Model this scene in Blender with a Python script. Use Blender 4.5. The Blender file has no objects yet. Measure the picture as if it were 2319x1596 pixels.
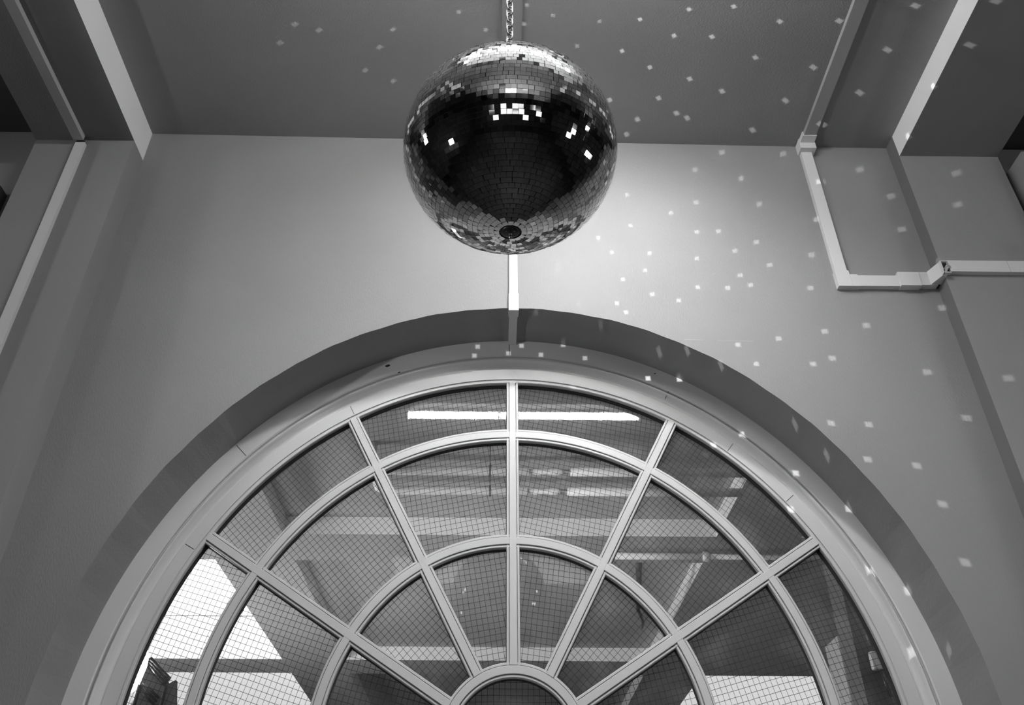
import bpy, bmesh, math, random
from mathutils import Vector, Matrix
random.seed(7)
C = bpy.context.scene.collection
S = bpy.context.scene
EYE = 1.6            # height of the camera above the floor; shapes below are measured from the camera

# ---------------------------------------------------------------- camera, world, exposure, room lights
cam_data = bpy.data.cameras.new('camera')
cam = bpy.data.objects.new('camera', cam_data); C.objects.link(cam)
CR, CU, CF = Vector((0.999945, -0.009801, 0.003833)), Vector((-0.009341, -0.658872, 0.752198)), Vector((0.004847, 0.752192, 0.658927))
cam.matrix_world = Matrix(((CR.x, CU.x, -CF.x, 0), (CR.y, CU.y, -CF.y, 0), (CR.z, CU.z, -CF.z, EYE), (0, 0, 0, 1)))
cam_data.sensor_width = 36.0
cam_data.lens = 36.0 * 2062.890 / 2319.0
cam_data.shift_x = 0.010196
cam_data.shift_y = -0.178970
cam_data.clip_start = 0.05
S.camera = cam

w = bpy.data.worlds.new('world'); S.world = w; w.use_nodes = True
w.node_tree.nodes['Background'].inputs[0].default_value = (0.0, 0.0, 0.0, 1)
w.node_tree.nodes['Background'].inputs[1].default_value = 0.0
S.view_settings.view_transform = 'Standard'; S.view_settings.look = 'None'
S.view_settings.gamma = 1.0; S.view_settings.use_curve_mapping = False
S.view_settings.exposure = 0.36
S.cycles.caustics_reflective = False; S.cycles.caustics_refractive = False
S.cycles.sample_clamp_indirect = 6.0
S.cycles.max_bounces = 8; S.cycles.diffuse_bounces = 4; S.cycles.glossy_bounces = 4; S.cycles.transparent_max_bounces = 12

def aim(o, loc, target):
    d = Vector(target) - Vector(loc)
    o.location = (loc[0], loc[1], loc[2] + EYE)
    o.rotation_euler = d.to_track_quat('-Z', 'Y').to_euler()

def area_light(loc, target, sx, sy, watts, spread=math.pi):
    d = bpy.data.lights.new('area_light', 'AREA'); d.shape = 'RECTANGLE'; d.size = sx; d.size_y = sy; d.energy = watts; d.spread = spread
    o = bpy.data.objects.new('area_light', d); C.objects.link(o); aim(o, loc, target); return o

def spot(loc, target, watts, deg, blend=0.6, radius=0.06):
    d = bpy.data.lights.new('spot_light', 'SPOT'); d.energy = watts; d.spot_size = math.radians(deg); d.spot_blend = blend; d.shadow_soft_size = radius
    o = bpy.data.objects.new('spot_light', d); C.objects.link(o); aim(o, loc, target); return o

# The main light is a bare fluorescent tube hung above the ball (built with the lamps below);
# its strength is set here.
TUBE_GLOW = 98.0
# a wide track spotlight on the ceiling in front of the arch, washing the wall
KEY = (0.45, 1.88, 2.72)
spot(KEY, (0.3, 3.0, 1.45), 82, 116, 1.0, 0.05)
# stage lamps in the side bays, trained on the ball; high right one added to light the left beam: (place, watts)
SPOTS = [((-3.7, 0.0, 0.35), 140), ((4.0, -0.5, 0.95), 9), ((-4.2, 1.9, 2.30), 48), ((4.1, 0.9, 2.35), 22), ((4.0, 1.5, 0.97), 4)]
for p_, w_ in SPOTS:
    if w_ == 140: spot(p_, (1.0, 2.5, 2.6), w_, 54, 0.9)
    else: spot(p_, (0.1, 2.2, 1.7), w_, 75, 0.9)
# light of the hall beyond the fanlight: glowing sheets for its lit bay ceilings (built below), added fills on its left and under the arch
area_light((-6.85, 7.0, 0.9), (1.8, 7.4, 2.7), 3.0, 1.0, 300)
spot((0.2, 3.75, 0.55), (0.2, 8.3, 2.55), 230, 50, 0.8, 0.1)  # added bodiless spot, lights the hall's pipes and beam fronts
area_light((0.1, 8.5, -0.2), (0.1, 8.5, 2.7), 2.0, 3.0, 8)  # added upward fill, softens the dark beside the left hall beam
area_light((-3.4, 9.5, -0.6), (-3.2, 9.5, 2.7), 2.0, 4.0, 34, 1.7)  # added upward fill for the left-hand soffits
# added fill with no lamp: soft wash thrown up on the ceiling well behind the viewer
area_light((0.0, -3.6, -1.2), (0.3, -2.2, 2.8), 1.6, 0.6, 28, 1.0)
# ---------------------------------------------------------------- materials
def nodes_of(m):
    m.use_nodes = True; return m.node_tree.nodes, m.node_tree.links, m.node_tree.nodes['Principled BSDF']
def grey(v): return (v, v, v, 1)
def paint(name, v, rough=0.6, bump=0.0, scale=60.0, mottle=0.05, weave=False, spec=0.3):
    m = bpy.data.materials.new(name); n, l, b = nodes_of(m)
    b.inputs['Roughness'].default_value = rough; b.inputs['Specular IOR Level'].default_value = spec
    tc = n.new('ShaderNodeTexCoord')
    big = n.new('ShaderNodeTexNoise'); big.inputs['Scale'].default_value = 2.3; big.inputs['Detail'].default_value = 6
    mr = n.new('ShaderNodeMapRange'); mr.inputs[1].default_value = 0.3; mr.inputs[2].default_value = 0.7
    mr.inputs[3].default_value = v * (1 - mottle); mr.inputs[4].default_value = v * (1 + mottle)
    l.new(tc.outputs['Object'], big.inputs['Vector']); l.new(big.outputs[0], mr.inputs[0]); l.new(mr.outputs[0], b.inputs['Base Color'])
    if bump:
        nz = n.new('ShaderNodeTexNoise'); nz.inputs['Scale'].default_value = scale; nz.inputs['Detail'].default_value = 8
        mp = n.new('ShaderNodeMapping')
        if weave: mp.inputs['Scale'].default_value = (1.0, 1.0, 0.35)
        l.new(tc.outputs['Object'], mp.inputs[0]); l.new(mp.outputs[0], nz.inputs['Vector'])
        bp = n.new('ShaderNodeBump'); bp.inputs['Strength'].default_value = bump; bp.inputs['Distance'].default_value = 0.004
        l.new(nz.outputs[0], bp.inputs['Height']); l.new(bp.outputs[0], b.inputs['Normal'])
    return m
def plain(name, v, rough=0.5, metal=0.0, spec=0.5):
    m = bpy.data.materials.new(name); n, l, b = nodes_of(m)
    b.inputs['Base Color'].default_value = grey(v); b.inputs['Roughness'].default_value = rough; b.inputs['Metallic'].default_value = metal
    b.inputs['Specular IOR Level'].default_value = spec
    return m
def glow(name, s):
    m = bpy.data.materials.new(name); n, l, b = nodes_of(m)
    b.inputs['Base Color'].default_value = grey(0.8); b.inputs['Emission Color'].default_value = grey(1); b.inputs['Emission Strength'].default_value = s
    return m

M_WALL = paint('wall_paint', 0.27, 0.55, 0.35, 220, 0.04, True)
M_CEIL = paint('ceiling_paint', 0.27, 0.6, 0.5, 160, 0.05, True)
M_WHITE = paint('white_beam_paint', 0.86, 0.4, 0.1, 90, 0.03)
M_SOFFIT = paint('soffit_paint', 0.23, 0.6, 0.25, 160, 0.05)
M_JOINERY = paint('joinery_paint', 0.62, 0.32, 0.12, 70, 0.03, False, 0.5)
M_PLASTIC = plain('white_plastic', 0.66, 0.35)
M_TRUNKCEIL = paint('painted_trunking', 0.34, 0.4)
M_TRUNKSOFF = paint('painted_beam_trunking', 0.42, 0.4)
M_HOLE_SHADE = plain('cut_trunking_inside', 0.02, 0.8)  # near-black in place of the shade inside open trunking
M_GASKET = plain('black_putty', 0.012, 0.6)
M_CORE = plain('ball_core', 0.015, 0.5)
M_STEEL = plain('chain_steel', 0.3, 0.25, 1.0)
M_DARKMETAL = plain('dark_metal', 0.05, 0.4, 0.6)
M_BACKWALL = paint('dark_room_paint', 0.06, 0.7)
M_FLOOR = paint('dark_floor', 0.03, 0.5)
M_HALL = paint('hall_paint', 0.36, 0.6, 0.0)
M_HALLBRIGHT = paint('hall_bright_paint', 0.6, 0.5, 0.0)
M_PIPE = plain('pipe_paint', 0.75, 0.4)
M_SCRATCH = plain('scratch', 0.33, 0.6)
M_DARK = plain('dark_plastic', 0.03, 0.5)
M_TUBE = glow('tube_glow', 9.0)
M_GLOBE = glow('globe_glow', 12.0)
M_PANEL = glow('panel_glow', 0.9)
M_BAYGLOW = glow('luminous_panel', 0.56)
M_LENS = glow('lens_glow', 9.0)
M_WINDOWGLOW = glow('lit_window_glow', 0.9)

# mirror facets: silvered glass with a slight tint change from tile to tile
m = bpy.data.materials.new('mirror_tile'); n, l, b = nodes_of(m)
b.inputs['Metallic'].default_value = 1.0; b.inputs['Roughness'].default_value = 0.035; b.inputs['Base Color'].default_value = grey(0.9)
at = n.new('ShaderNodeAttribute'); at.attribute_name = 'tile'; at.attribute_type = 'GEOMETRY'
mr = n.new('ShaderNodeMapRange'); mr.inputs[3].default_value = 0.78; mr.inputs[4].default_value = 0.95
l.new(at.outputs['Fac'], mr.inputs[0]); l.new(mr.outputs[0], b.inputs['Base Color'])
M_MIRROR = m

# wired safety glass: thin clear pane with a grid of dark wire set in it (UV in metres)
m = bpy.data.materials.new('wired_glass'); n, l, b = nodes_of(m); n.remove(b)
out = n['Material Output']
uv = n.new('ShaderNodeUVMap'); uv.uv_map = 'UVMap'
wob = n.new('ShaderNodeTexNoise'); wob.inputs['Scale'].default_value = 9; l.new(uv.outputs[0], wob.inputs['Vector'])
sub = n.new('ShaderNodeVectorMath'); sub.operation = 'SUBTRACT'; l.new(wob.outputs['Color'], sub.inputs[0]); sub.inputs[1].default_value = (0.5, 0.5, 0.5)
sc = n.new('ShaderNodeVectorMath'); sc.operation = 'SCALE'; l.new(sub.outputs[0], sc.inputs[0]); sc.inputs['Scale'].default_value = 0.004
ad = n.new('ShaderNodeVectorMath'); ad.operation = 'ADD'; l.new(uv.outputs[0], ad.inputs[0]); l.new(sc.outputs[0], ad.inputs[1])
sp = n.new('ShaderNodeSeparateXYZ'); l.new(ad.outputs[0], sp.inputs[0])
def gridline(o):
    a = n.new('ShaderNodeMath'); a.operation = 'PINGPONG'; l.new(o, a.inputs[0]); a.inputs[1].default_value = 0.0093
    c = n.new('ShaderNodeMath'); c.operation = 'LESS_THAN'; l.new(a.outputs[0], c.inputs[0]); c.inputs[1].default_value = 0.00062
    return c.outputs[0]
mx = n.new('ShaderNodeMath'); mx.operation = 'MAXIMUM'; l.new(gridline(sp.outputs[0]), mx.inputs[0]); l.new(gridline(sp.outputs[1]), mx.inputs[1])
tr = n.new('ShaderNodeBsdfTransparent'); tr.inputs[0].default_value = grey(0.9)
gl = n.new('ShaderNodeBsdfGlossy'); gl.inputs['Roughness'].default_value = 0.02; gl.inputs[0].default_value = grey(1)
fr = n.new('ShaderNodeFresnel'); fr.inputs[0].default_value = 1.62
m1 = n.new('ShaderNodeMixShader'); l.new(fr.outputs[0], m1.inputs[0]); l.new(tr.outputs[0], m1.inputs[1]); l.new(gl.outputs[0], m1.inputs[2])
# thin film of dust, denser in smears
dn = n.new('ShaderNodeTexNoise'); dn.inputs['Scale'].default_value = 6; dn.inputs['Detail'].default_value = 7; l.new(uv.outputs[0], dn.inputs['Vector'])
dm = n.new('ShaderNodeMapRange'); dm.inputs[1].default_value = 0.5; dm.inputs[2].default_value = 0.8; dm.inputs[3].default_value = 0.03; dm.inputs[4].default_value = 0.14; l.new(dn.outputs[0], dm.inputs[0])
du = n.new('ShaderNodeBsdfDiffuse'); du.inputs[0].default_value = grey(0.8)
m2 = n.new('ShaderNodeMixShader'); l.new(dm.outputs[0], m2.inputs[0]); l.new(m1.outputs[0], m2.inputs[1]); l.new(du.outputs[0], m2.inputs[2])
wi = n.new('ShaderNodeBsdfDiffuse'); wi.inputs[0].default_value = grey(0.04)
m3 = n.new('ShaderNodeMixShader'); l.new(mx.outputs[0], m3.inputs[0]); l.new(m2.outputs[0], m3.inputs[1]); l.new(wi.outputs[0], m3.inputs[2])
l.new(m3.outputs[0], out.inputs[0])
M_GLASS = m

# ---------------------------------------------------------------- mesh helpers
def V(x, y, z): return Vector((x, y, z + EYE))
def link(name, bm, mat, parent=None, kind=None, label=None, cat=None, group=None, smooth=False, bevel=0.0, at=None):
    if bevel:
        bmesh.ops.bevel(bm, geom=list(bm.edges), offset=bevel, segments=2, affect='EDGES', profile=0.6)
    bmesh.ops.recalc_face_normals(bm, faces=bm.faces)
    me = bpy.data.meshes.new(name)
    if smooth:
        for f in bm.faces: f.smooth = True
    org = Vector((0, 0, 0))
    if at is not None: org = V(*at)
    elif parent is not None: org = parent.location.copy()
    if org.length: bmesh.ops.translate(bm, verts=bm.verts, vec=-org)
    bm.to_mesh(me); bm.free()
    for mm in (mat if isinstance(mat, (list, tuple)) else [mat]): me.materials.append(mm)
    o = bpy.data.objects.new(name, me); C.objects.link(o)
    if parent is not None: o.parent = parent
    elif at is not None: o.location = org
    if kind: o['kind'] = kind
    if label: o['label'] = label
    if cat: o['category'] = cat
    if group: o['group'] = group
    return o
def thing(name, label=None, cat=None, loc=(0, 0, 0), group=None, kind=None):
    o = bpy.data.objects.new(name, None); C.objects.link(o); o.location = V(*loc)
    if label: o['label'] = label
    if cat: o['category'] = cat
    if group: o['group'] = group
    if kind: o['kind'] = kind
    return o
def box(bm, x0, x1, y0, y1, z0, z1, mi=0):
    vs = [bm.verts.new(V(x, y, z)) for x in (x0, x1) for y in (y0, y1) for z in (z0, z1)]
    for q in ((0, 1, 3, 2), (4, 6, 7, 5), (0, 4, 5, 1), (2, 3, 7, 6), (0, 2, 6, 4), (1, 5, 7, 3)):
        f = bm.faces.new([vs[i] for i in q]); f.material_index = mi
    return bm
def bx(*a, mi=0): return box(bmesh.new(), *a, mi=mi)
def hexa(bm, pts, mi=0):   # 8 points ordered bottom loop then top loop
    vs = [bm.verts.new(V(*p)) for p in pts]
    for q in ((0, 3, 2, 1), (4, 5, 6, 7), (0, 1, 5, 4), (1, 2, 6, 5), (2, 3, 7, 6), (3, 0, 4, 7)):
        f = bm.faces.new([vs[i] for i in q]); f.material_index = mi
def tube(bm, pts, r, seg=12, caps=True, closed=False):
    pts = [V(*p) for p in pts]; n_ = len(pts); rings = []
    up = Vector((0, 0, 1)); prev = None
    for i, p in enumerate(pts):
        if closed: t = (pts[(i + 1) % n_] - pts[i - 1]).normalized()
        else: t = (pts[min(i + 1, n_ - 1)] - pts[max(i - 1, 0)]).normalized()
        if prev is None:
            a = t.cross(up) if abs(t.z) < 0.9 else t.cross(Vector((1, 0, 0)))
        else: a = prev - t * prev.dot(t)
        a.normalize(); prev = a; b_ = t.cross(a)
        rr = r[i] if isinstance(r, (list, tuple)) else r
        rings.append([bm.verts.new(p + (a * math.cos(k * 2 * math.pi / seg) + b_ * math.sin(k * 2 * math.pi / seg)) * rr) for k in range(seg)])
    for i in range(n_ if closed else n_ - 1):
        A, B = rings[i], rings[(i + 1) % n_]
        for k in range(seg): bm.faces.new((A[k], A[(k + 1) % seg], B[(k + 1) % seg], B[k]))
    if caps and not closed: bm.faces.new(rings[0]); bm.faces.new(rings[-1][::-1])
    return bm
def lathe(bm, c, prof, seg=32, mi=0):   # prof: (radius, dz) pairs about the vertical through c
    rings = []
    for r, dz in prof:
        if r < 1e-6: rings.append([bm.verts.new(V(c[0], c[1], c[2] + dz))])
        else: rings.append([bm.verts.new(V(c[0] + r * math.cos(k * 2 * math.pi / seg), c[1] + r * math.sin(k * 2 * math.pi / seg), c[2] + dz)) for k in range(seg)])
    for A, B in zip(rings, rings[1:]):
        for k in range(seg):
            q = [A[k % len(A)], A[(k + 1) % len(A)], B[(k + 1) % len(B)], B[k % len(B)]]
            q = list(dict.fromkeys(q))
            if len(q) > 2:
                f = bm.faces.new(q); f.material_index = mi
    return bm
def unit(v):
    return v.normalized()

# ---------------------------------------------------------------- this room's shell
H = 2.795
def ceil_z(x): return 2.7985 - 0.0143 * x
XL0, XL1, XR0, XR1 = -1.975, -1.556, 1.748, 2.175   # beam faces: left beam, right beam
BZ = 2.658
AX, AZ, AR = 0.068, 0.5, 1.4145
bm = bmesh.new()
# centre bay, side bays, and on behind the camera
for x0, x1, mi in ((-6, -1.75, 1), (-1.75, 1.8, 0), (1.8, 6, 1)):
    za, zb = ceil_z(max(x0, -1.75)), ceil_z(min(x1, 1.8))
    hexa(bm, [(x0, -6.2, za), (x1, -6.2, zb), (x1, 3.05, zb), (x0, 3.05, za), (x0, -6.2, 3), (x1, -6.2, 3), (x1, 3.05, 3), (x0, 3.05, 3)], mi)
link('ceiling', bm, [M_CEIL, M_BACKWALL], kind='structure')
link('floor', bx(-6, 6, -6.2, 3.3, -1.7, -1.6), M_FLOOR, kind='structure')
link('wall_back', bx(-6, 6, -6.3, -6.2, -1.6, 3), M_BACKWALL, kind='structure')
link('wall_left', bx(-6.1, -6, -6.2, 3.3, -1.6, 3), M_BACKWALL, kind='structure')
link('wall_right', bx(6, 6.1, -6.2, 3.3, -1.6, 3), M_BACKWALL, kind='structure')

def arch_pts(r, n_=96):      # from left foot, over the crown, to right foot
    L = [(AX - r, -1.6)]
    for i in range(n_ + 1):
        a = math.pi - math.pi * i / n_
        L.append((AX + r * math.cos(a), AZ + r * math.sin(a)))
    L.append((AX + r, -1.6))
    return L
def outer_pt(x, z):          # where the ray from the arch centre meets the wall's outline
    if z <= AZ: return (-6 if x < AX else 6, z)
    dx, dz = x - AX, z - AZ
    t = 1e9
    if dx > 1e-9: t = min(t, (6 - AX) / dx)
    if dx < -1e-9: t = min(t, (-6 - AX) / dx)
    if dz > 1e-9: t = min(t, (2.9 - AZ) / dz)
    return (AX + dx * t, AZ + dz * t)
bm = bmesh.new()
ap = arch_pts(AR, 120)
wob = [0.0011 * math.sin(i * 1.7) + 0.0009 * math.sin(i * 0.61 + 1) for i in range(len(ap))]
def wp(i):
    x, z = ap[i]
    if z <= AZ + 1e-6: return (x, z)
    dx, dz = x - AX, z - AZ; L_ = math.hypot(dx, dz); k = (L_ + wob[i]) / L_
    return (AX + dx * k, AZ + dz * k)
fr_ = [bm.verts.new(V(wp(i)[0], 3.0, wp(i)[1])) for i in range(len(ap))]
bk_ = [bm.verts.new(V(ap[i][0], 3.30, ap[i][1])) for i in range(len(ap))]
of_ = [bm.verts.new(V(outer_pt(*ap[i])[0], 3.0, outer_pt(*ap[i])[1])) for i in range(len(ap))]
ob_ = [bm.verts.new(V(outer_pt(*ap[i])[0], 3.30, outer_pt(*ap[i])[1])) for i in range(len(ap))]
for i in range(len(ap) - 1):
    bm.faces.new((of_[i], of_[i + 1], fr_[i + 1], fr_[i])); bm.faces.new((bk_[i], bk_[i + 1], ob_[i + 1], ob_[i]))
    bm.faces.new((fr_[i], fr_[i + 1], bk_[i + 1], bk_[i])); bm.faces.new((of_[i + 1], of_[i], ob_[i], ob_[i + 1]))
# corners of the outline that the fan of rays skips
for sx in (-6, 6):
    for y in (3.0, 3.30):
        a = [p for p in range(len(ap) - 1)]
        i = next(j for j in a if (abs(outer_pt(*ap[j])[0] - sx) < 1e-6) != (abs(outer_pt(*ap[j + 1])[0] - sx) < 1e-6))
        src = of_ if y == 3.0 else ob_
        c_ = bm.verts.new(V(sx, y, 2.9)); bm.faces.new((src[i], src[i + 1], c_))
link('wall_front', bm, M_WALL, kind='structure')

# beams: soffit and far face in the room's grey, the faces towards the middle bay painted white
def beam(name, x0, x1, y0, y1, z0, z1, white, mats):
    bm_ = bx(x0, x1, y0, y1, z0, z1)
    bm_.faces.ensure_lookup_table(); bm_.normal_update()
    for f in bm_.faces:
        c = f.calc_center_median().x
        if (white == 'right' and abs(c - x1) < 1e-4) or (white == 'left' and abs(c - x0) < 1e-4) or (white == 'both' and (abs(c - x0) < 1e-4 or abs(c - x1) < 1e-4)): f.material_index = 1
    return link(name, bm_, mats, kind='structure')
beam('ceiling_beam', XL0, XL1, -6.2, 3.0, BZ, 2.83, 'right', [M_SOFFIT, M_WHITE])
beam('ceiling_beam', XR0, XR1, -6.2, 2.9225, BZ, 2.83, 'left', [M_SOFFIT, M_WHITE])
link('pillar', bx(XL0, XL1 - 0.0005, 2.872, 3.0, -1.6, BZ), M_WALL, kind='structure')
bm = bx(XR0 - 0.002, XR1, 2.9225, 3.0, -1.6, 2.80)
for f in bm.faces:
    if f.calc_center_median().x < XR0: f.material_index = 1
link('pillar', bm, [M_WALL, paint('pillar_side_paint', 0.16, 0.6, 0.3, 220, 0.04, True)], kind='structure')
# side bays: a further casing beyond each pillar
link('wall_casing', bx(XR1 + 0.05, 3.4, 2.84, 3.0, -1.6, 2.615), M_WALL, kind='structure')
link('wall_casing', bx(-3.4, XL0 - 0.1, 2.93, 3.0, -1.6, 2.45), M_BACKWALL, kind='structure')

# ---------------------------------------------------------------- the fanlight window
Y0 = 3.245
win = thing('window_1', 'white painted semicircular fanlight of wired glass panes set in the arch', 'window', (AX, Y0, AZ), kind='structure')
def ring_sweep(bm, prof, n_=128, a0=0.0, a1=math.pi, legs=False):   # prof: list of (r, y), closed outline swept round the arch centre
    secs = []
    if legs: secs.append([bm.verts.new(V(AX + r, y, -1.6)) for r, y in prof])
    for i in range(n_ + 1):
        a = a0 + (a1 - a0) * i / n_
        secs.append([bm.verts.new(V(AX + r * math.cos(a), y, AZ + r * math.sin(a))) for r, y in prof])
    if legs: secs.append([bm.verts.new(V(AX - r, y, -1.6)) for r, y in prof])
    k = len(prof)
    for A, B in zip(secs, secs[1:]):
        for j in range(k): bm.faces.new((A[j], A[(j + 1) % k], B[(j + 1) % k], B[j]))
    bm.faces.new(secs[0]); bm.faces.new(secs[-1][::-1])
    return bm
# moulded casing: flat band, quirk, round bead, hollow, inner flat
prof = [(1.4145, 3.30), (1.4145, Y0), (1.349, Y0), (1.345, Y0 + .004), (1.3445, Y0 + .012), (1.342, Y0 + .016)]
for k in range(9):
    a = math.pi * (1.0 - k / 8.0); prof.append((1.3315 - 0.0095 * math.cos(math.pi - a) * -1 * -1, Y0 + 0.012 - 0.012 * math.sin(a)))
prof = prof[:6] + [(1.341 - 0.019 * k / 8.0, Y0 + 0.012 - 0.013 * math.sin(math.pi * k / 8.0)) for k in range(9)]
for k in range(1, 8):
    t = k / 7.0; prof.append((1.322 - 0.018 * t, Y0 + 0.012 + 0.016 * math.sin(t * math.pi / 2)))
prof += [(1.300, Y0 + .026), (1.257, Y0 + .026), (1.2565, Y0 + .032), (1.2545, Y0 + .032), (1.2545, 3.30)]
link('casing', ring_sweep(bmesh.new(), prof, 160, legs=True), M_JOINERY, win)
# joints in the casing: fine dark lines
for deg in (90.5, 119.0, 137.0, 152.0, 63.0, 50.0, 38.0):
    a = math.radians(deg); bm = bmesh.new()
    r0, r1 = (1.35, 1.41) if deg in (90.5, 137.0) else ((1.26, 1.298) if deg in (119.0, 152.0, 38.0, 50.0) else (1.31, 1.345))
    yy = Y0 - 0.0006 if r1 > 1.4 else (Y0 + .0254 if r1 < 1.3 else Y0 + .004)
    d = Vector((math.cos(a), 0, math.sin(a))); p = Vector((-math.sin(a), 0, math.cos(a))) * 0.0009
    q = [V(AX, yy, AZ) + d * r0 - p, V(AX, yy, AZ) + d * r1 - p, V(AX, yy, AZ) + d * r1 + p, V(AX, yy, AZ) + d * r0 + p]
    fv = [bm.verts.new(v) for v in q]; bv = [bm.verts.new(v + Vector((0, .004, 0))) for v in q]
    bm.faces.new(fv); bm.faces.new(bv[::-1])
    for i in range(4): bm.faces.new((fv[i], fv[(i + 1) % 4], bv[(i + 1) % 4], bv[i]))
    link('casing_joint', bm, M_GASKET, win)
# sash bead inside the casing
GY = 3.312     # plane of the glass
link('outer_bead', ring_sweep(bmesh.new(), [(1.2535, 3.30), (1.2535, 3.2745), (1.2515, 3.2725), (1.2435, 3.2725), (1.2415, 3.2755), (1.2415, 3.292), (1.2435, 3.30)], 160), M_JOINERY, win)
link('gasket', ring_sweep(bmesh.new(), [(1.262, 3.3001), (1.239, 3.292), (1.237, GY + .001), (1.262, GY + .004)], 160), M_GASKET, win)
RINGS = [1.0250, 0.6300, 0.2225]
SPOKES = [0.0, 30.69, 60.52, 90.0, 119.48, 149.31, 180.0]
FY = 3.2700
def bar_profile(c):          # flat nose with a fine quirk and a glazing bead each side
    n = 0.0125; b = 0.0225
    return [(c - b, 3.299), (c - b, FY + .0065), (c - b + .002, FY + .0045), (c - n - .0026, FY + .0045), (c - n - .0024, FY + .012), (c - n, FY + .012), (c - n, FY + .0015), (c - n + .0015, FY),
            (c + n - .0015, FY), (c + n, FY + .0015), (c + n, FY + .012), (c + n + .0024, FY + .012), (c + n + .0026, FY + .0045), (c + b - .002, FY + .0045), (c + b, FY + .0065), (c + b, 3.299)]
for c in RINGS:
    o = link('curved_glazing_bar', ring_sweep(bmesh.new(), bar_profile(c), 128), M_JOINERY, win)
    link('gasket', ring_sweep(bmesh.new(), [(c - .0235, 3.2955), (c + .0235, 3.2955), (c + .0245, GY + .003), (c - .0245, GY + .003)], 128), M_GASKET, win)
def straight_sweep(bm, prof, ang, r0, r1):
    a = math.radians(ang); d = Vector((math.cos(a), 0, math.sin(a))); s = Vector((-math.sin(a), 0, math.cos(a)))
    secs = [[bm.verts.new(V(AX, 0, AZ) + d * r + s * o_ + Vector((0, y, 0))) for o_, y in prof] for r in (r0, r1)]
    k = len(prof)
    for j in range(k): bm.faces.new((secs[0][j], secs[0][(j + 1) % k], secs[1][(j + 1) % k], secs[1][j]))
    bm.faces.new(secs[0]); bm.faces.new(secs[1][::-1]); return bm
for s_ in SPOKES[1:-1]:
    link('radial_glazing_bar', straight_sweep(bmesh.new(), [(x, y - .0006) for x, y in bar_profile(0.0)], s_, 0.236, 1.246), M_JOINERY, win)
    link('gasket', straight_sweep(bmesh.new(), [(-.0235, 3.2955), (.0235, 3.2955), (.0245, GY + .003), (-.0245, GY + .003)], s_, 0.236, 1.25), M_GASKET, win)
# transom and the boarded leaves below it (below the picture)
link('transom', bx(AX - 1.25, AX + 1.25, 3.262, 3.32, 0.42, 0.51), M_JOINERY, win)
dr = thing('door_1', None, None, (AX, 3.28, -1.6), kind='structure')
for s_ in (-1, 1):
    bm = bmesh.new(); x0, x1 = (AX - 1.25, AX - 0.003) if s_ < 0 else (AX + 0.003, AX + 1.25)
    box(bm, x0, x1, 3.285, 3.315, -1.6, 0.42)
    for z0, z1 in ((-1.6, -1.4), (-0.62, -0.5), (0.28, 0.42)): box(bm, x0, x1, 3.272, 3.285, z0, z1)
    for xa in (x0, x1 - 0.11): box(bm, xa, xa + 0.11, 3.2725, 3.285, -1.4, 0.28)
    link('door_leaf', bm, M_JOINERY, dr)
# glass: every pane its own piece of wired glass with the mesh laid at its own angle
bm = bmesh.new(); uvl = bm.loops.layers.uv.new('UVMap')
tilt = {0: [-14, 38, 12, -12, 44, 15], 1: [-14, 44, 13, -12, 46, 16], 2: [-12, 45, 8, -10, 44, 13], 3: [0] * 6}
rb = [1.2415] + [c for c in RINGS] + [0.0]
for k in range(4):
    r1, r0 = rb[k], rb[k + 1]
    for s_ in range(6):
        a0, a1 = math.radians(SPOKES[s_]), math.radians(SPOKES[s_ + 1])
        tl = math.radians(tilt[k][s_]); ct, st = math.cos(tl), math.sin(tl); off = (random.random() * .02, random.random() * .02)
        if k == 3: ct, st, off = 1, 0, (0.003, 0.006)
        nn = 10; grid = []
        for i in range(nn + 1):
            a = a0 + (a1 - a0) * i / nn
            grid.append([bm.verts.new(V(AX + r * math.cos(a), GY, AZ + r * math.sin(a))) for r in ((r0, r1) if r0 > 0 else (0.0005, r1))])
        for i in range(nn):
            f = bm.faces.new((grid[i][0], grid[i][1], grid[i + 1][1], grid[i + 1][0]))
            for lp in f.loops:
                x, z = lp.vert.co.x - AX, lp.vert.co.z - AZ - EYE
                lp[uvl].uv = (x * ct - z * st + off[0] + 3, x * st + z * ct + off[1] + 3)
link('glass_pane', bm, M_GLASS, win)

# ---------------------------------------------------------------- cable trunking
def trunk_piece(name, parent, *a, bevel=0.0015, mat=None): return link(name, bx(*a), mat or M_PLASTIC, parent, bevel=bevel)
G = 'white plastic cable trunking'
t = thing('cable_trunking', 'white cable trunking running down the wall above the arch crown behind the mirror ball', 'trunking', (0.068, 3.0, 2.4))
trunk_piece('trunking_length', t, 0.051, 0.085, 2.984, 3.0, 1.905, ceil_z(0) - 0.004)
trunk_piece('trunking_length', t, 0.052, 0.084, 3.0, Y0 - 0.001, 1.8965, 1.9145)
trunk_piece('outside_corner_cover', t, 0.049, 0.088, 2.981, 3.03, 1.894, 1.972)
t = thing('cable_trunking', 'broad flat trunking fixed to the ceiling above the mirror ball', 'trunking', (0.05, 2.2, ceil_z(0)))
trunk_piece('trunking_length', t, 0.014, 0.092, 1.78, 2.982, ceil_z(0) - 0.010, ceil_z(0) - 0.0005, mat=M_WALL)
t = thing('cable_trunking', 'white cable trunking with an elbow stepping down the wall towards the right-hand pillar', 'trunking', (1.37, 3.0, 2.4))
trunk_piece('ceiling_length', t, 1.348, 1.402, -1.0, 2.96, ceil_z(1.37) - 0.022, ceil_z(1.37) - 0.001, mat=M_TRUNKCEIL)
trunk_piece('inside_corner_cover', t, 1.338, 1.408, 2.945, 2.999, 2.722, ceil_z(1.37) - 0.003)
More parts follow.
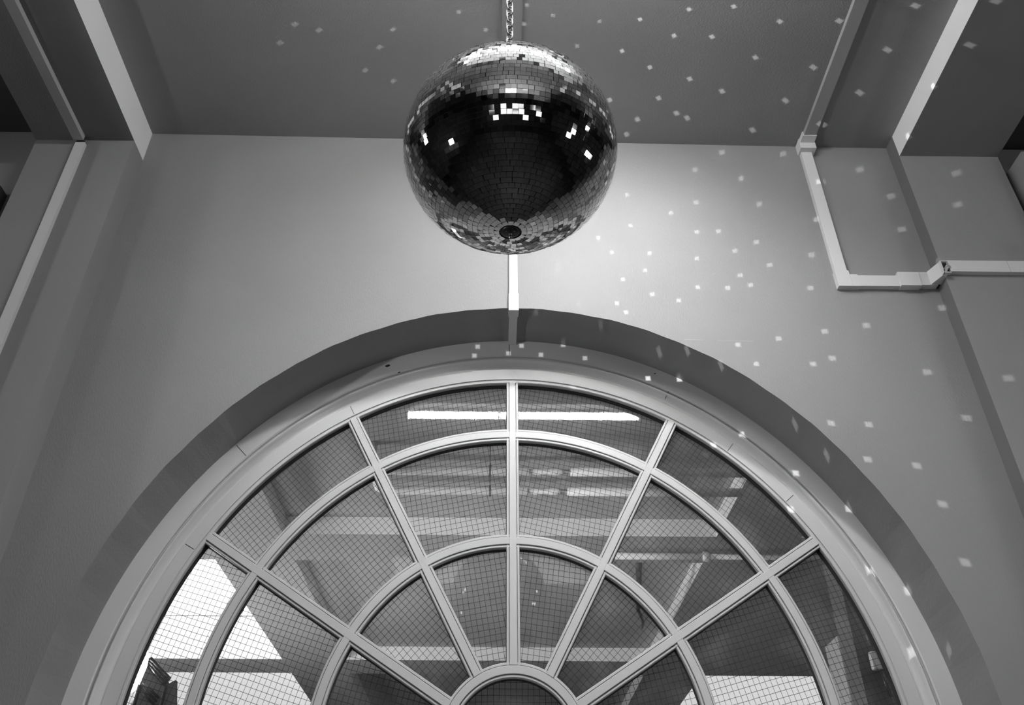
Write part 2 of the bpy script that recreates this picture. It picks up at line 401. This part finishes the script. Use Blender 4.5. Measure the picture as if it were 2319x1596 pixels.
trunk_piece('inside_corner_cover', t, 1.342, 1.404, 2.90, 2.95, ceil_z(1.37) - 0.026, ceil_z(1.37) - 0.002)
trunk_piece('wall_length', t, 1.346, 1.394, 2.974, 2.9995, 2.06, 2.73)
bm = bmesh.new(); box(bm, 1.343, 1.398, 2.971, 2.9992, 2.0125, 2.086); box(bm, 1.3984, 1.428, 2.971, 2.9992, 2.0125, 2.068)
link('elbow_cover', bm, M_PLASTIC, t)
trunk_piece('wall_length', t, 1.42, 1.60, 2.9735, 2.9995, 2.0145, 2.0655)
trunk_piece('coupler_cover', t, 1.586, 1.668, 2.962, 2.9992, 2.012, 2.076)
trunk_piece('wall_length', t, 1.66, 1.735, 2.968, 2.9995, 2.018, 2.080)
# inside-corner section coming forward along the pillar's side, cut open at the end
bm = bmesh.new()
hexa(bm, [(1.706, 2.968, 2.020), (1.7455, 2.968, 2.020), (1.7455, 2.905, 2.020), (1.728, 2.905, 2.020), (1.706, 2.968, 2.080), (1.7455, 2.968, 2.080), (1.7455, 2.905, 2.080), (1.728, 2.905, 2.080)])
link('pillar_side_length', bm, M_PLASTIC, t, bevel=0.001)
bm = bmesh.new()   # open end: a U-shaped channel
for a in ((1.728, 1.757, 2.888, 2.9049, 2.022, 2.026), (1.728, 1.757, 2.888, 2.9049, 2.0745, 2.078), (1.7275, 1.731, 2.888, 2.9049, 2.022, 2.078)): box(bm, *a)
link('cut_end', bm, M_PLASTIC, t)
link('cut_end_interior', bx(1.731, 1.756, 2.900, 2.9045, 2.026, 2.0745), M_HOLE_SHADE, t)
bm = bmesh.new()
tube(bm, [(1.742, 2.902, 2.034), (1.748, 2.893, 2.045), (1.755, 2.895, 2.052), (1.766, 2.90, 2.05)], 0.0045, 8)
tube(bm, [(1.742, 2.902, 2.046), (1.750, 2.890, 2.056), (1.760, 2.896, 2.060), (1.768, 2.90, 2.057)], 0.004, 8)
link('loose_cable', bm, plain('grey_cable', 0.45, 0.5), t)
t = thing('cable_trunking', 'level white cable trunking across the front of the right-hand pillar, starting at the exposed cables', 'trunking', (1.95, 2.9225, 2.08))
bm = bmesh.new(); box(bm, 1.762, 1.995, 2.897, 2.922, 2.034, 2.0865); link('trunking_length', bm, M_PLASTIC, t, bevel=0.0012)
trunk_piece('trunking_length', t, 1.9962, XR1 + 0.002, 2.897, 2.922, 2.034, 2.0865)
trunk_piece('trunking_end', t, XR1 + 0.003, 3.2, 2.80, 2.8395, 2.034, 2.0865)
t = thing('cable_trunking', 'white cable trunking running down the front of the left-hand pillar', 'trunking', (-1.77, 2.872, 2.0))
trunk_piece('trunking_length', t, -1.792, -1.750, 2.850, 2.8718, -1.6, 2.628)
t = thing('cable_trunking', 'narrow white trunking on the underside of the left-hand ceiling beam', 'trunking', (-1.77, 2.0, BZ))
trunk_piece('trunking_length', t, -1.800, -1.757, -2.0, 2.845, 2.634, BZ - 0.0005, mat=M_TRUNKSOFF)
link('trunking_gap', bx(-1.790, -1.764, 2.851, 2.8715, 2.629, 2.652), M_HOLE_SHADE, t)  # solid dark block standing in for the shaded gap

# ---------------------------------------------------------------- mirror ball
BC = Vector((0.030, 1.576, 1.448)); BR = 0.25
ball = thing('mirror_ball', 'large disco ball covered in square mirror tiles hanging on a chain before the arch', 'disco ball', tuple(BC))
bm = bmesh.new()
bmesh.ops.create_uvsphere(bm, u_segments=96, v_segments=64, radius=BR - 0.0022, matrix=Matrix.Translation(V(*BC)))
link('ball_core', bm, M_CORE, ball, smooth=True)
bm = bmesh.new(); lay = bm.faces.layers.float.new('tile')
pitch = 0.01205; rows = int(round(math.pi * BR / pitch))
for i in range(rows):
    th = math.pi * (i + 0.5) / rows
    rr = BR * math.sin(th)
    if rr < 0.020: continue
    nt = max(6, int(round(2 * math.pi * rr / 0.0124))); ph0 = random.random() * 6.28
    hw = min(0.0059, math.pi * rr / nt - 0.00035); hh = pitch / 2 - 0.00035
    drift = random.uniform(-0.3, 0.3)
    for j in range(nt):
        ph = ph0 + 2 * math.pi * j / nt + random.gauss(0, 0.0004) / rr
        nrm = Vector((math.sin(th) * math.cos(ph), math.sin(th) * math.sin(ph), math.cos(th)))
        e = Vector((-math.sin(ph), math.cos(ph), 0)); s = nrm.cross(e)
        g1, g2 = random.gauss(0, 0.014), random.gauss(0, 0.014)
        if random.random() < 0.10: g1 += random.gauss(0, 0.03); g2 += random.gauss(0, 0.03)
        n2 = unit(nrm + e * g1 + s * g2); e2 = unit(e - n2 * e.dot(n2)); s2 = n2.cross(e2)
        ro = random.gauss(0, 0.012); ea = e2 * math.cos(ro) + s2 * math.sin(ro); sa = s2 * math.cos(ro) - e2 * math.sin(ro)
        c = V(*(BC + nrm * (BR + random.gauss(0, 0.0001))))
        tv = [bm.verts.new(c + ea * a * hw + sa * b_ * hh) for a, b_ in ((-1, -1), (1, -1), (1, 1), (-1, 1))]
        bv = [bm.verts.new(v.co - nrm * 0.0021) for v in tv]
        val = random.random(); f = bm.faces.new(tv); f[lay] = val
        for q in range(4): f = bm.faces.new((tv[q], bv[q], bv[(q + 1) % 4], tv[(q + 1) % 4])); f[lay] = val
o = link('mirror_tiles', bm, M_MIRROR, ball)
bm = lathe(bmesh.new(), (BC.x, BC.y, BC.z - BR), [(0.0, -0.0035), (0.006, -0.0035), (0.017, -0.0015), (0.0205, 0.001), (0.0205, 0.004), (0.0, 0.004)], 40)
link('bottom_plate', bm, M_DARKMETAL, ball, smooth=True)
bm = lathe(bmesh.new(), (BC.x, BC.y, BC.z - BR), [(0.0, -0.017), (0.003, -0.016), (0.0042, -0.012), (0.003, -0.009), (0.0042, -0.007), (0.0042, -0.0035)], 20)
link('bottom_stud', bm, M_STEEL, ball, smooth=True)
bm = bmesh.new()
for k in range(4):
    a = math.pi / 4 + k * math.pi / 2; lathe(bm, (BC.x + .012 * math.cos(a), BC.y + .012 * math.sin(a), BC.z - BR - .0018), [(0, -.0016), (.0018, -.0012), (.0022, 0.001)], 10)
link('plate_rivets', bm, M_STEEL, ball, smooth=True)
bm = lathe(bmesh.new(), (BC.x, BC.y, BC.z + BR), [(0.0, 0.006), (0.012, 0.006), (0.026, 0.002), (0.028, -0.003), (0.0, -0.003)], 40)
link('top_cap', bm, M_STEEL, ball, smooth=True)
# eye bolt
def loop_pts(cx, cy, cz, hx, hz, ang, n_=22):
    L = []
    for k in range(n_):
        a = 2 * math.pi * k / n_; u = math.cos(a) * hx; v = math.sin(a) * hx + (hz - hx) * (1 if math.sin(a) > 0 else -1 if math.sin(a) < 0 else 0)
        L.append((cx + u * math.cos(ang), cy + u * math.sin(ang), cz + v))
    return L
bm = bmesh.new(); tube(bm, [(BC.x, BC.y, BC.z + BR + .004), (BC.x, BC.y, BC.z + BR + .016)], 0.0032, 12); tube(bm, loop_pts(BC.x, BC.y, BC.z + BR + .024, .0085, .0105, 0.2), 0.0028, 10, closed=True)
link('eye_bolt', bm, M_STEEL, ball, smooth=True)
z0 = BC.z + BR + 0.041; chain = thing('hanging_chain', 'steel link chain holding the mirror ball from the ceiling', 'chain', (BC.x, BC.y, z0))
k = 0
src = {}
while z0 + k * 0.0262 < H - 0.02:
    z = z0 + k * 0.0262
    bm = bmesh.new(); tube(bm, loop_pts(BC.x, BC.y, z, .0092, .0178, 0.62 if k % 2 else -0.7 + 0.05 * math.sin(k)), 0.0022, 10, closed=True)
    link('chain_link', bm, M_STEEL, chain, smooth=True); k += 1
bm = lathe(bmesh.new(), (BC.x, BC.y, ceil_z(0) - 0.012), [(0.0, -0.02), (0.006, -0.02), (0.007, -0.008), (0.03, -0.006), (0.03, 0.0), (0, 0.0)], 24)
link('ceiling_hook', bm, M_STEEL, chain, smooth=True)

# beams of light thrown off single facets: one narrow square beam per facet
DOTS = [(0.911,2.221,2.795),(0.739,2.238,2.795),(0.555,2.291,2.795),(0.397,2.304,2.795),(0.212,2.278,2.795),(0.109,2.229,2.795),(-0.153,2.267,2.795),(1.108,2.292,2.795),(0.701,2.372,2.795),(0.854,2.375,2.795),(0.502,2.456,2.795),(0.318,2.433,2.795),(1.053,2.482,2.795),(0.627,2.543,2.795),(0.803,2.606,2.795),(0.953,2.675,2.795),(0.688,2.72,2.795),(1.237,2.726,2.795),(1.306,2.532,2.795),(0.779,2.81,2.795),(0.83,2.839,2.795),(0.613,2.851,2.795),(1.135,2.911,2.795),(0.576,2.947,2.795),(0.48,2.734,2.795),(-0.415,2.359,2.795),(-0.476,2.452,2.795),(-0.705,2.368,2.795),(-0.795,2.339,2.795),(-0.869,2.436,2.795),(-0.546,2.579,2.795),(-0.435,2.637,2.795),(-0.05,2.354,2.795),(0.101,2.323,2.795),(1.62,2.205,2.795),(1.585,2.432,2.795),(1.545,2.675,2.795),(1.442,2.87,2.795),(1.343,2.285,2.795),(1.748,2.516,2.669),(1.748,2.809,2.669),(1.802,2.289,2.658),(1.814,2.079,2.658),(1.275,3.0,2.735),(1.062,3.0,2.587),(0.868,3.0,2.636),(1.003,3.0,2.74),(1.595,3.0,2.645),(1.413,3.0,2.571),(1.691,3.0,2.495),(1.686,3.0,2.316),(1.964,2.922,2.562),(1.913,2.922,2.389),(1.115,3.0,2.444),(0.847,3.0,2.451),(1.341,3.0,2.364),(0.557,3.0,2.489),(0.733,3.0,2.392),(0.92,3.0,2.298),(0.829,3.0,2.293),(1.067,3.0,2.243),(1.28,3.0,2.181),(0.971,3.0,2.198),(0.81,3.0,2.158),(1.1,3.0,2.129),(0.557,3.0,2.324),(0.419,3.0,2.259),(0.47,3.0,2.185),(0.622,3.0,2.183),(0.248,3.0,2.124),(0.595,3.0,2.098),(0.503,3.0,2.054),(0.972,3.0,2.078),(1.006,3.0,2.032),(0.913,3.0,2.017),(0.795,3.0,2.02),(1.24,3.0,2.02),(0.612,3.0,1.985),(0.712,3.0,1.957),(0.47,3.0,1.941),(0.502,3.0,1.901),(1.252,3.0,1.824),(1.417,3.0,1.851),(1.069,3.0,1.791),(0.911,3.0,1.763),(1.253,3.0,1.709),(1.177,3.0,1.684),(0.966,3.0,1.682),(1.591,3.0,1.655),(1.833,2.922,1.59),(1.188,3.0,1.45),(1.32,3.0,1.446),(1.676,3.0,1.474),(1.283,3.0,1.318),(1.446,3.0,1.297),(1.492,3.0,1.165),(1.506,3.0,0.978),(1.746,2.933,2.105),(1.738,3.0,1.933),(0.157,3.003,1.911),(0.406,3.046,1.873),(0.635,3.116,1.795),(0.723,3.028,1.753),(0.837,3.017,1.687),(1.085,3.075,1.482),(1.18,3.092,1.373),(-0.073,3.25,1.888),(0.105,3.25,1.894),(0.274,3.242,1.899),(0.183,3.25,1.854),(0.052,3.25,1.859),(0.36,3.25,1.84),(-0.085,3.25,1.847),(0.605,3.25,1.752),(0.729,3.25,1.749),(0.308,3.25,1.722),(0.937,3.25,1.521),(0.818,3.25,1.492),(1.111,3.25,1.37),(1.058,3.25,1.252),(1.293,3.25,1.03),(1.273,3.245,1.24),(1.404,3.242,0.962),(1.36,3.25,0.778),(1.456,3.185,0.769),(0.32,3.0,1.933),(0.244,3.0,2.098),(0.779,3.25,1.474)]
GROUPS = [(105.0, [7, 17, 18, 34, 35, 36, 37, 38, 39, 40, 41, 42, 47, 49, 51, 52]), (105.0, [63, 66, 67, 68, 70, 71, 72, 73, 74, 75, 77, 78, 79, 80, 84, 101, 102, 103, 113, 114]), (45.0, [3, 4, 5, 6, 11, 32, 33]), (105.0, [0, 1, 2, 8, 9, 10, 12, 13, 14, 15, 16, 19, 20, 21, 23, 24]), (105.0, [87, 90, 91, 93, 94, 95, 96, 104, 105, 116, 117, 118, 119, 120, 121, 122, 123, 124, 127]), (45.0, [69, 99, 100, 106, 107, 108, 109, 110, 111, 112, 115, 125, 126]), (45.0, [25, 26, 27, 28, 29, 30, 31]), (105.0, [22, 43, 44, 45, 46, 48, 53, 54, 55, 56, 57, 58, 59, 60, 62, 64, 65]), (105.0, [50, 61, 76, 81, 82, 83, 85, 86, 88, 89, 92, 97, 98])]
SRC = BC + unit(Vector((0.6, 0.5, 0.6))) * (BR + 0.012)
for power, idx in GROUPS:
    dirs = [unit(Vector(DOTS[i]) - SRC) for i in idx]
    mid = unit(sum(dirs, Vector((0, 0, 0))))
    half = max(mid.angle(d_) for d_ in dirs) + 0.012
    L_ = bpy.data.lights.new('facet_beams', 'SPOT'); L_.spot_size = 2 * half; L_.spot_blend = 0.0; L_.shadow_soft_size = 0.0; L_.energy = power * 3
    o = bpy.data.objects.new('facet_beams', L_); C.objects.link(o); aim(o, SRC, SRC + mid)
    inv = o.rotation_euler.to_matrix().inverted()
    L_.use_nodes = True; N_ = L_.node_tree.nodes; K_ = L_.node_tree.links; em = N_['Emission']
    def mth(op, a_, b__=None):
        q_ = N_.new('ShaderNodeMath'); q_.operation = op
        for i_, s_ in enumerate((a_, b__)):
            if s_ is None: continue
            if isinstance(s_, (int, float)): q_.inputs[i_].default_value = s_
            else: K_.new(s_, q_.inputs[i_])
        return q_.outputs[0]
    tc = N_.new('ShaderNodeTexCoord'); sx_ = N_.new('ShaderNodeSeparateXYZ'); K_.new(tc.outputs['Normal'], sx_.inputs[0])
    cu = mth('DIVIDE', sx_.outputs[0], sx_.outputs[2]); cv = mth('DIVIDE', sx_.outputs[1], sx_.outputs[2])
    acc = None
    for d_ in dirs:
        lo = inv @ d_; tu, tv = lo.x / lo.z, lo.y / lo.z
        k_ = mth('MAXIMUM', mth('ABSOLUTE', mth('SUBTRACT', cu, tu)), mth('ABSOLUTE', mth('SUBTRACT', cv, tv)))
        acc = k_ if acc is None else mth('MINIMUM', acc, k_)
    r_ = N_.new('ShaderNodeMapRange'); r_.interpolation_type = 'SMOOTHSTEP'; K_.new(acc, r_.inputs[0])
    r_.inputs[1].default_value = 0.0030; r_.inputs[2].default_value = 0.0082; r_.inputs[3].default_value = 0.3333; r_.inputs[4].default_value = 0
    K_.new(r_.outputs[0], em.inputs['Strength'])

# ---------------------------------------------------------------- lamps of this room (reflected in the ball)
TX0, TX1, TY, TZ = -0.545, 0.905, 1.274, 2.62
t = thing('tube_light', 'bare fluorescent tube light hung over the mirror ball, mirrored in the top panes', 'light', (0.17, TY, TZ))
M_TUBE = glow('tube_glow', TUBE_GLOW)
link('tube', tube(bmesh.new(), [(TX0, TY, TZ), (TX1, TY, TZ)], 0.0205, 10), M_TUBE, t)
link('lamp_body', bx(TX0 - .03, TX1 + .03, TY - .030, TY + .030, TZ + .065, TZ + .11), M_PLASTIC, t, bevel=.004)
link('ceiling_plate', bx(TX0 - .1, 1.30, .72, 1.54, 2.768, 2.776), M_WHITE, t)  # added white plate, brightens what the ball's top tiles mirror
for x in (TX0 - .012, TX1 + .012): link('tube_holder', bx(x - .010, x + .010, TY - .016, TY + .016, TZ - .03, TZ + .0645), M_PLASTIC, t)
for x in (-0.3, 0.65): link('suspension_rod', tube(bmesh.new(), [(x, TY, TZ + .11), (x, TY, 2.767)], .004, 8), M_STEEL, t)
t = thing('track_spotlight', 'small track spotlight on the ceiling in front of the arch', 'light', (KEY[0], KEY[1], KEY[2] + .04))
link('track_bar', bx(KEY[0] - .12, KEY[0] + .12, KEY[1] - .12, KEY[1] - .08, 2.765, ceil_z(KEY[0]) - .0005), M_PLASTIC, t)
kd = unit(Vector((0.25, 3.0, 1.75)) - Vector(KEY)); kq = Vector(KEY)
link('lamp_can', tube(bmesh.new(), [tuple(kq - kd * s) for s in (.12, .10, .065)], [.02, .045, .05], 20), M_PLASTIC, t, smooth=True)
for i, (p, w_) in enumerate(SPOTS):
    t = thing('stage_lamp', ['stage lamp low in the bay beyond the left-hand beam', 'stage lamp in the bay beyond the right-hand beam, nearer the viewer', 'stage lamp high in the bay beyond the left-hand beam', 'stage lamp high in the bay beyond the right-hand beam', 'stage lamp in the bay beyond the right-hand beam, nearer the arch wall'][i], 'lamp', (p[0], p[1], -1.6))
    link('stand_pole', tube(bmesh.new(), [(p[0], p[1], -1.57), (p[0], p[1], p[2] - .16)], 0.018, 12), M_DARKMETAL, t, smooth=True)
    link('stand_base', lathe(bmesh.new(), (p[0], p[1], -1.6), [(0, .03), (.22, .02), (.24, 0), (0, 0)], 32), M_DARKMETAL, t)
    q = Vector(p); d = unit(Vector((0.1, 2.2, 1.7)) - q)
    link('lamp_can', tube(bmesh.new(), [tuple(q - d * s) for s in (.34, .30, .20, .10)], [.03, .10, .23, .25], 24), M_DARKMETAL, t, smooth=True)
    link('lamp_lens', tube(bmesh.new(), [tuple(q - d * s) for s in (.0995, .094)], .23, 24), M_LENS, t)

t = thing('ceiling_panel_light', 'flat ceiling panel light well behind the viewer', 'light', (0, -2.1, 2.76))
link('diffuser', bx(-.9, .9, -2.5, -1.8, 2.752, 2.757), M_PANEL, t); link('panel_back', bx(-.93, .93, -2.53, -1.77, 2.7575, ceil_z(1) - .004), M_PLASTIC, t)
# lit openings in the far wall behind the camera
for i, (x0, x1, z0_, z1_) in enumerate(((-3.6, -2.0, 0.0, 2.0), (-1.4, 1.9, 0.0, 1.95), (3.0, 4.6, 0.0, 2.0))):
    t = thing('window_' + str(i + 2), None, None, ((x0 + x1) / 2, -6.19, z0_), kind='structure')
    nx, nz = max(2, int((x1 - x0) / .42)), 5
    bm = bmesh.new(); dx_, dz_ = (x1 - x0) / nx, (z1_ - z0_) / nz
    for a in range(nx):
        for c in range(nz):
            if (a * 7 + c * 5 + i) % 3 != 0: box(bm, x0 + a * dx_ + .05, x0 + (a + 1) * dx_ - .05, -6.199, -6.19, z0_ + c * dz_ + .05, z0_ + (c + 1) * dz_ - .05)
    link('lit_pane', bm, M_WINDOWGLOW, t)
    bm = bmesh.new()
    for a in range(nx + 1): box(bm, x0 + a * dx_ - .04, x0 + a * dx_ + .04, -6.199, -6.15, z0_, z1_)
    for c in range(nz + 1): box(bm, x0 - .04, x1 + .04, -6.198, -6.16, z0_ + c * dz_ - .04, z0_ + c * dz_ + .04)
    link('window_frame', bm, M_DARK, t)

# ---------------------------------------------------------------- the hall beyond the fanlight
YB = 3.36
link('floor_hall', bx(-7, 7, 3.3, 19, -1.7, -1.6), M_FLOOR, kind='structure')
link('wall_hall_left', bx(-7.1, -7, 3.3, 19, -1.6, 3.1), M_HALL, kind='structure')
link('wall_hall_right', bx(7, 7.1, 3.3, 19, -1.6, 3.1), M_HALL, kind='structure')
link('wall_hall_end', bx(-7, 7, 19, 19.1, -1.6, 3.1), M_HALL, kind='structure')
HZ = 2.80
link('ceiling_hall', bx(-7, 7, 3.302, 19, HZ, 3.1), M_HALL, kind='structure')
beam('ceiling_beam_hall', -2.42, -1.72, 3.305, 19, BZ, HZ, 'both', [M_HALL, M_WHITE])
beam('ceiling_beam_hall', 1.825, 2.52, 3.305, 19, BZ, HZ, 'left', [M_HALL, M_WHITE])
for y0_, y1_ in ((7.58, 8.22), (11.63, 12.28)):
    for x0, x1 in ((-7, -2.42), (-1.72, 1.825), (2.52, 7)):
        bm = bx(x0, x1, y0_, y1_, BZ + .0005, HZ)
        for f in bm.faces:
            if f.calc_center_median().y < y0_ + .001: f.material_index = 1
        link('ceiling_beam_hall', bm, [M_HALL, M_WHITE], kind='structure')
# lowered flat ceiling in the right-hand bay between the cross beams
link('ceiling_hall_lowered', bx(2.52, 7, 8.22, 11.63, BZ, BZ + .1), M_HALL, kind='structure')

for i, (y_, lab) in enumerate(((6.16, 'upper insulated pipe under the hall ceiling, the nearer of the pair'), (6.51, 'lower insulated pipe under the hall ceiling, the farther of the pair'))):
    t = thing('ceiling_pipe', lab, 'pipe', (0, y_, 2.6), group=None)
    bm = bmesh.new(); tube(bm, [(-0.86, y_, HZ - .001), (-0.86, y_, 2.66), (-0.84, y_, 2.62), (-0.80, y_, 2.6), (0.24, y_, 2.6)], 0.031, 20); tube(bm, [(0.53, y_, 2.6), (1.80, y_, 2.6)], 0.031, 20); link('pipe_lagging', bm, M_PIPE, t, smooth=True)
    bm = bmesh.new(); tube(bm, [(0.24, y_, 2.6), (0.53, y_, 2.6)], 0.014, 14); link('bare_pipe', bm, plain('bare_pipe', 0.5, 0.3, 0.8), t, smooth=True)
    bm = bmesh.new(); tube(bm, [(0.26, y_, 2.6), (0.30, y_, 2.6), (0.36, y_, 2.6), (0.40, y_, 2.6), (0.44, y_, 2.6), (0.48, y_, 2.6)], [.016, .026, .018, .024, .028, .015], 14); link('pipe_union', bm, M_PIPE, t, smooth=True)
    bm = bmesh.new(); tube(bm, loop_pts(-0.03, y_, 2.6, .036, .036, math.pi / 2), 0.006, 8, closed=True); tube(bm, [(-0.03, y_, 2.635), (-0.03, y_, HZ)], 0.003, 8)
    link('pipe_hanger', bm, M_DARK, t, smooth=True)
t = thing('ceiling_pipe', 'thin pipe with a round joint crossing below the deep hall beam, right of centre', 'pipe', (1.9, 7.88, 2.6))
bm = bmesh.new(); tube(bm, [(1.02, 7.88, 2.6), (1.78, 7.88, 2.6)], 0.028, 16); tube(bm, [(1.78, 7.88, 2.6), (3.2, 7.88, 2.6)], 0.022, 16); link('pipe_run', bm, M_PIPE, t, smooth=True)
bm = bmesh.new(); tube(bm, [(1.75, 7.88, 2.6), (1.765, 7.88, 2.6), (1.80, 7.88, 2.6), (1.815, 7.88, 2.6)], [.028, .042, .042, .028], 16); link('pipe_joint', bm, M_PIPE, t, smooth=True)
tag_c = bmesh.new(); tube(tag_c, [(1.27, 8.23, 2.70), (1.31, 8.6, 2.60), (1.37, 9.2, 2.55), (1.50, 9.8, 2.60), (1.53, 10.1, 2.62)], [.03, .025, .02, .015, .012], 8)
link('hanging_cable', tag_c, M_DARK, label='dark slack cable hanging under the hall ceiling next to the white beam', cat='cable', smooth=True)

# pendant globes that light the side bays of the hall
def globe(px, py, pz, r, lab, top=HZ):
    t = thing('globe_lamp', lab, 'lamp', (px, py, pz))
    bm = bmesh.new(); bmesh.ops.create_uvsphere(bm, u_segments=32, v_segments=20, radius=r, matrix=Matrix.Translation(V(px, py, pz))); link('globe_shade', bm, M_GLOBE, t, smooth=True)
    bm = bmesh.new(); tube(bm, [(px, py, pz + r * .97), (px, py, top)], 0.012, 10); link('suspension_rod', bm, M_DARKMETAL, t, smooth=True)
    link('globe_gallery', lathe(bmesh.new(), (px, py, pz + r * .93), [(0, .05), (.05, .045), (.07, .0), (0, 0)], 20), M_DARKMETAL, t)
    return t
globe(-2.232, 6.2, 1.364, 0.142, 'white globe lamp at the very edge of the left-hand panes', BZ)
BAYS = [(-6.99, -2.425, 3.4, 7.575, 'nearest bay on the left of the hall'), (-6.99, -2.425, 8.225, 11.625, 'middle bay on the left of the hall, seen through the lower left panes'),
        (-6.99, -2.425, 12.285, 18.9, 'farthest bay on the left of the hall'), (2.525, 6.99, 3.4, 7.575, 'nearest bay on the right of the hall'), (2.525, 6.99, 12.285, 18.9, 'farthest bay on the right of the hall')]
for x0, x1, y0_, y1_, lab in BAYS:
    pz = BZ + .03 if (x0 > 0 and y0_ < 5) else HZ - .02
    t = thing('luminous_ceiling_panel', 'bright backlit ceiling panel filling the ' + lab, 'ceiling light', ((x0 + x1) / 2, (y0_ + y1_) / 2, HZ - .02))
    link('diffuser', bx(x0, x1, y0_, y1_, pz, pz + .008), M_BAYGLOW, t)  # added glow standing in for a ceiling lit by lamps
    bm = bmesh.new()
    for a in ((x0, x1, y0_ + (y1_ - y0_) * .62, y0_ + (y1_ - y0_) * .62 + .04),): box(bm, a[0], a[1], a[2], a[3], pz - .006, pz - .0001)
    link('joint_strip', bm, M_PLASTIC, t)
t = thing('window_5', None, None, (-6.95, 7.0, 0.3), kind='structure')  # made-up frame around the hall's added left fill light
bm = bmesh.new()
for a in ((5.4, 8.6, 1.12, 1.2), (5.4, 8.6, -.6, -.52), (5.4, 5.5, -.52, 1.12), (8.5, 8.6, -.52, 1.12)): box(bm, -6.999, -6.9, a[0], a[1], a[2], a[3])
link('window_frame', bm, M_JOINERY, t)  # bars of the made-up frame around the added fill light
# ribbed heater by the left panes
t = thing('ribbed_heater', 'dark ribbed heater on a grey backing plate beside the globe lamp at the left panes', 'heater', (-1.97, 6.06, 1.25))
def slab(name, pts, y0_, y1_, mat):
    bm = bmesh.new(); f0 = [bm.verts.new(V(x, y0_, z)) for x, z in pts]; f1 = [bm.verts.new(V(x, y1_, z)) for x, z in pts]
    bm.faces.new(f0); bm.faces.new(f1[::-1])
    for i in range(len(pts)): bm.faces.new((f0[i], f0[(i + 1) % len(pts)], f1[(i + 1) % len(pts)], f1[i]))
    return link(name, bm, mat, t)
slab('backing_plate', [(-2.052, 1.36), (-1.951, 1.29), (-1.904, 1.25), (-1.869, 1.269), (-1.839, 1.132), (-1.84, 0.9), (-2.12, 0.9), (-2.10, 1.131), (-2.075, 1.249)], 6.05, 6.09, paint('grey_plate', 0.22, 0.6))
slab('heater_body', [(-2.038, 1.372), (-2.021, 1.377), (-1.895, 1.279), (-1.925, 1.233), (-2.035, 1.321)], 5.99, 6.045, M_DARKMETAL)
for k in range(3): link('reflector_rib', tube(bmesh.new(), [(-2.030 + .006 * k, 5.985, 1.365 - .02 * k), (-1.905 - .008 * k, 5.985, 1.27 - .016 * k)], 0.0045, 8), M_STEEL, t, smooth=True)
for p0, p1 in (((-2.047, 1.249), (-1.936, 1.168)), ((-2.055, 1.231), (-1.944, 1.15)), ((-2.06, 1.21), (-1.953, 1.134))):
    link('heating_bar', tube(bmesh.new(), [(p0[0], 6.02, p0[1]), (p1[0], 6.02, p1[1])], 0.0075, 10), M_DARK, t, smooth=True)
for p0, p1 in (((-2.063, 1.235), (-2.085, 0.95)), ((-1.908, 1.225), (-1.93, 0.95))):
    link('frame_rail', tube(bmesh.new(), [(p0[0], 6.02, p0[1]), (p1[0], 6.02, p1[1])], 0.012, 10), M_DARK, t, smooth=True)
# pier with a junction box at the right edge of the glass
link('pillar_hall', bx(3.20, 3.42, 9.2, 9.6, -1.6, 2.33), M_HALLBRIGHT, kind='structure')
link('pillar_hall', bx(2.20, 2.6, 6.052, 6.3, -1.6, BZ), paint('grey_pier_paint', 0.14), kind='structure')
t = thing('junction_box', 'pale junction box with pipes on the pier at the right edge of the panes', 'box', (2.30, 6.05, 1.39))
link('box_body', bx(2.265, 2.335, 6.0, 6.05, 1.34, 1.44), M_PIPE, t, bevel=0.012)
for q_ in ([(2.315, 6.02, 1.345), (2.33, 6.02, 1.20)], [(2.29, 6.02, 1.435), (2.275, 6.02, 1.62)]): link('box_pipe', tube(bmesh.new(), q_, .012, 10), M_DARKMETAL, t, smooth=True)

# small blemishes: chipped paint on the casing, a scratch on the wall, a crack on the beam
def sliver(name, pts, mat, parent=None, dy=-0.0006):
    bm = bmesh.new(); f0 = [bm.verts.new(V(x, y, z)) for x, y, z in pts]; f1 = [bm.verts.new(V(x, y - dy, z)) for x, y, z in pts]
    bm.faces.new(f0); bm.faces.new(f1[::-1])
    for i in range(len(pts)): bm.faces.new((f0[i], f0[(i + 1) % len(pts)], f1[(i + 1) % len(pts)], f1[i]))
    return link(name, bm, mat, parent, kind=None if parent else 'structure')
def blob(cx, cz, rx, rz, y, ang, n_=12):
    return [(cx + math.cos(a) * rx * random.uniform(.75, 1.15) * math.cos(ang) - math.sin(a) * rz * math.sin(ang), y, cz + math.cos(a) * rx * math.sin(ang) + math.sin(a) * rz * random.uniform(.75, 1.15) * math.cos(ang)) for a in [2 * math.pi * i / n_ for i in range(n_)]]
for cx, cz, rx, rz in [(-0.428, 1.7979, 0.01, 0.0055), (-0.3801, 1.769, 0.006, 0.003), (0.6329, 1.7725, 0.005, 0.002)]:
    sliver('paint_chip', blob(cx, cz, rx, rz, Y0 - .0005, .3), M_GASKET, win)
for x0, z0_, x1, z1_, wd in [(0.7121, 1.7822, 0.7819, 1.781, 0.0022), (0.8367, 1.7796, 0.9696, 1.7771, 0.0018), (-1.4524, 1.3866, -1.4117, 1.3885, 0.001), (0.8743, 2.0836, 0.8595, 2.0792, 0.0015)]:
    sliver('wall_scratch', [(x0, 2.9995, z0_), (x1, 2.9995, z1_), (x1, 2.9995, z1_ + wd), (x0, 2.9995, z0_ + wd)], M_SCRATCH)
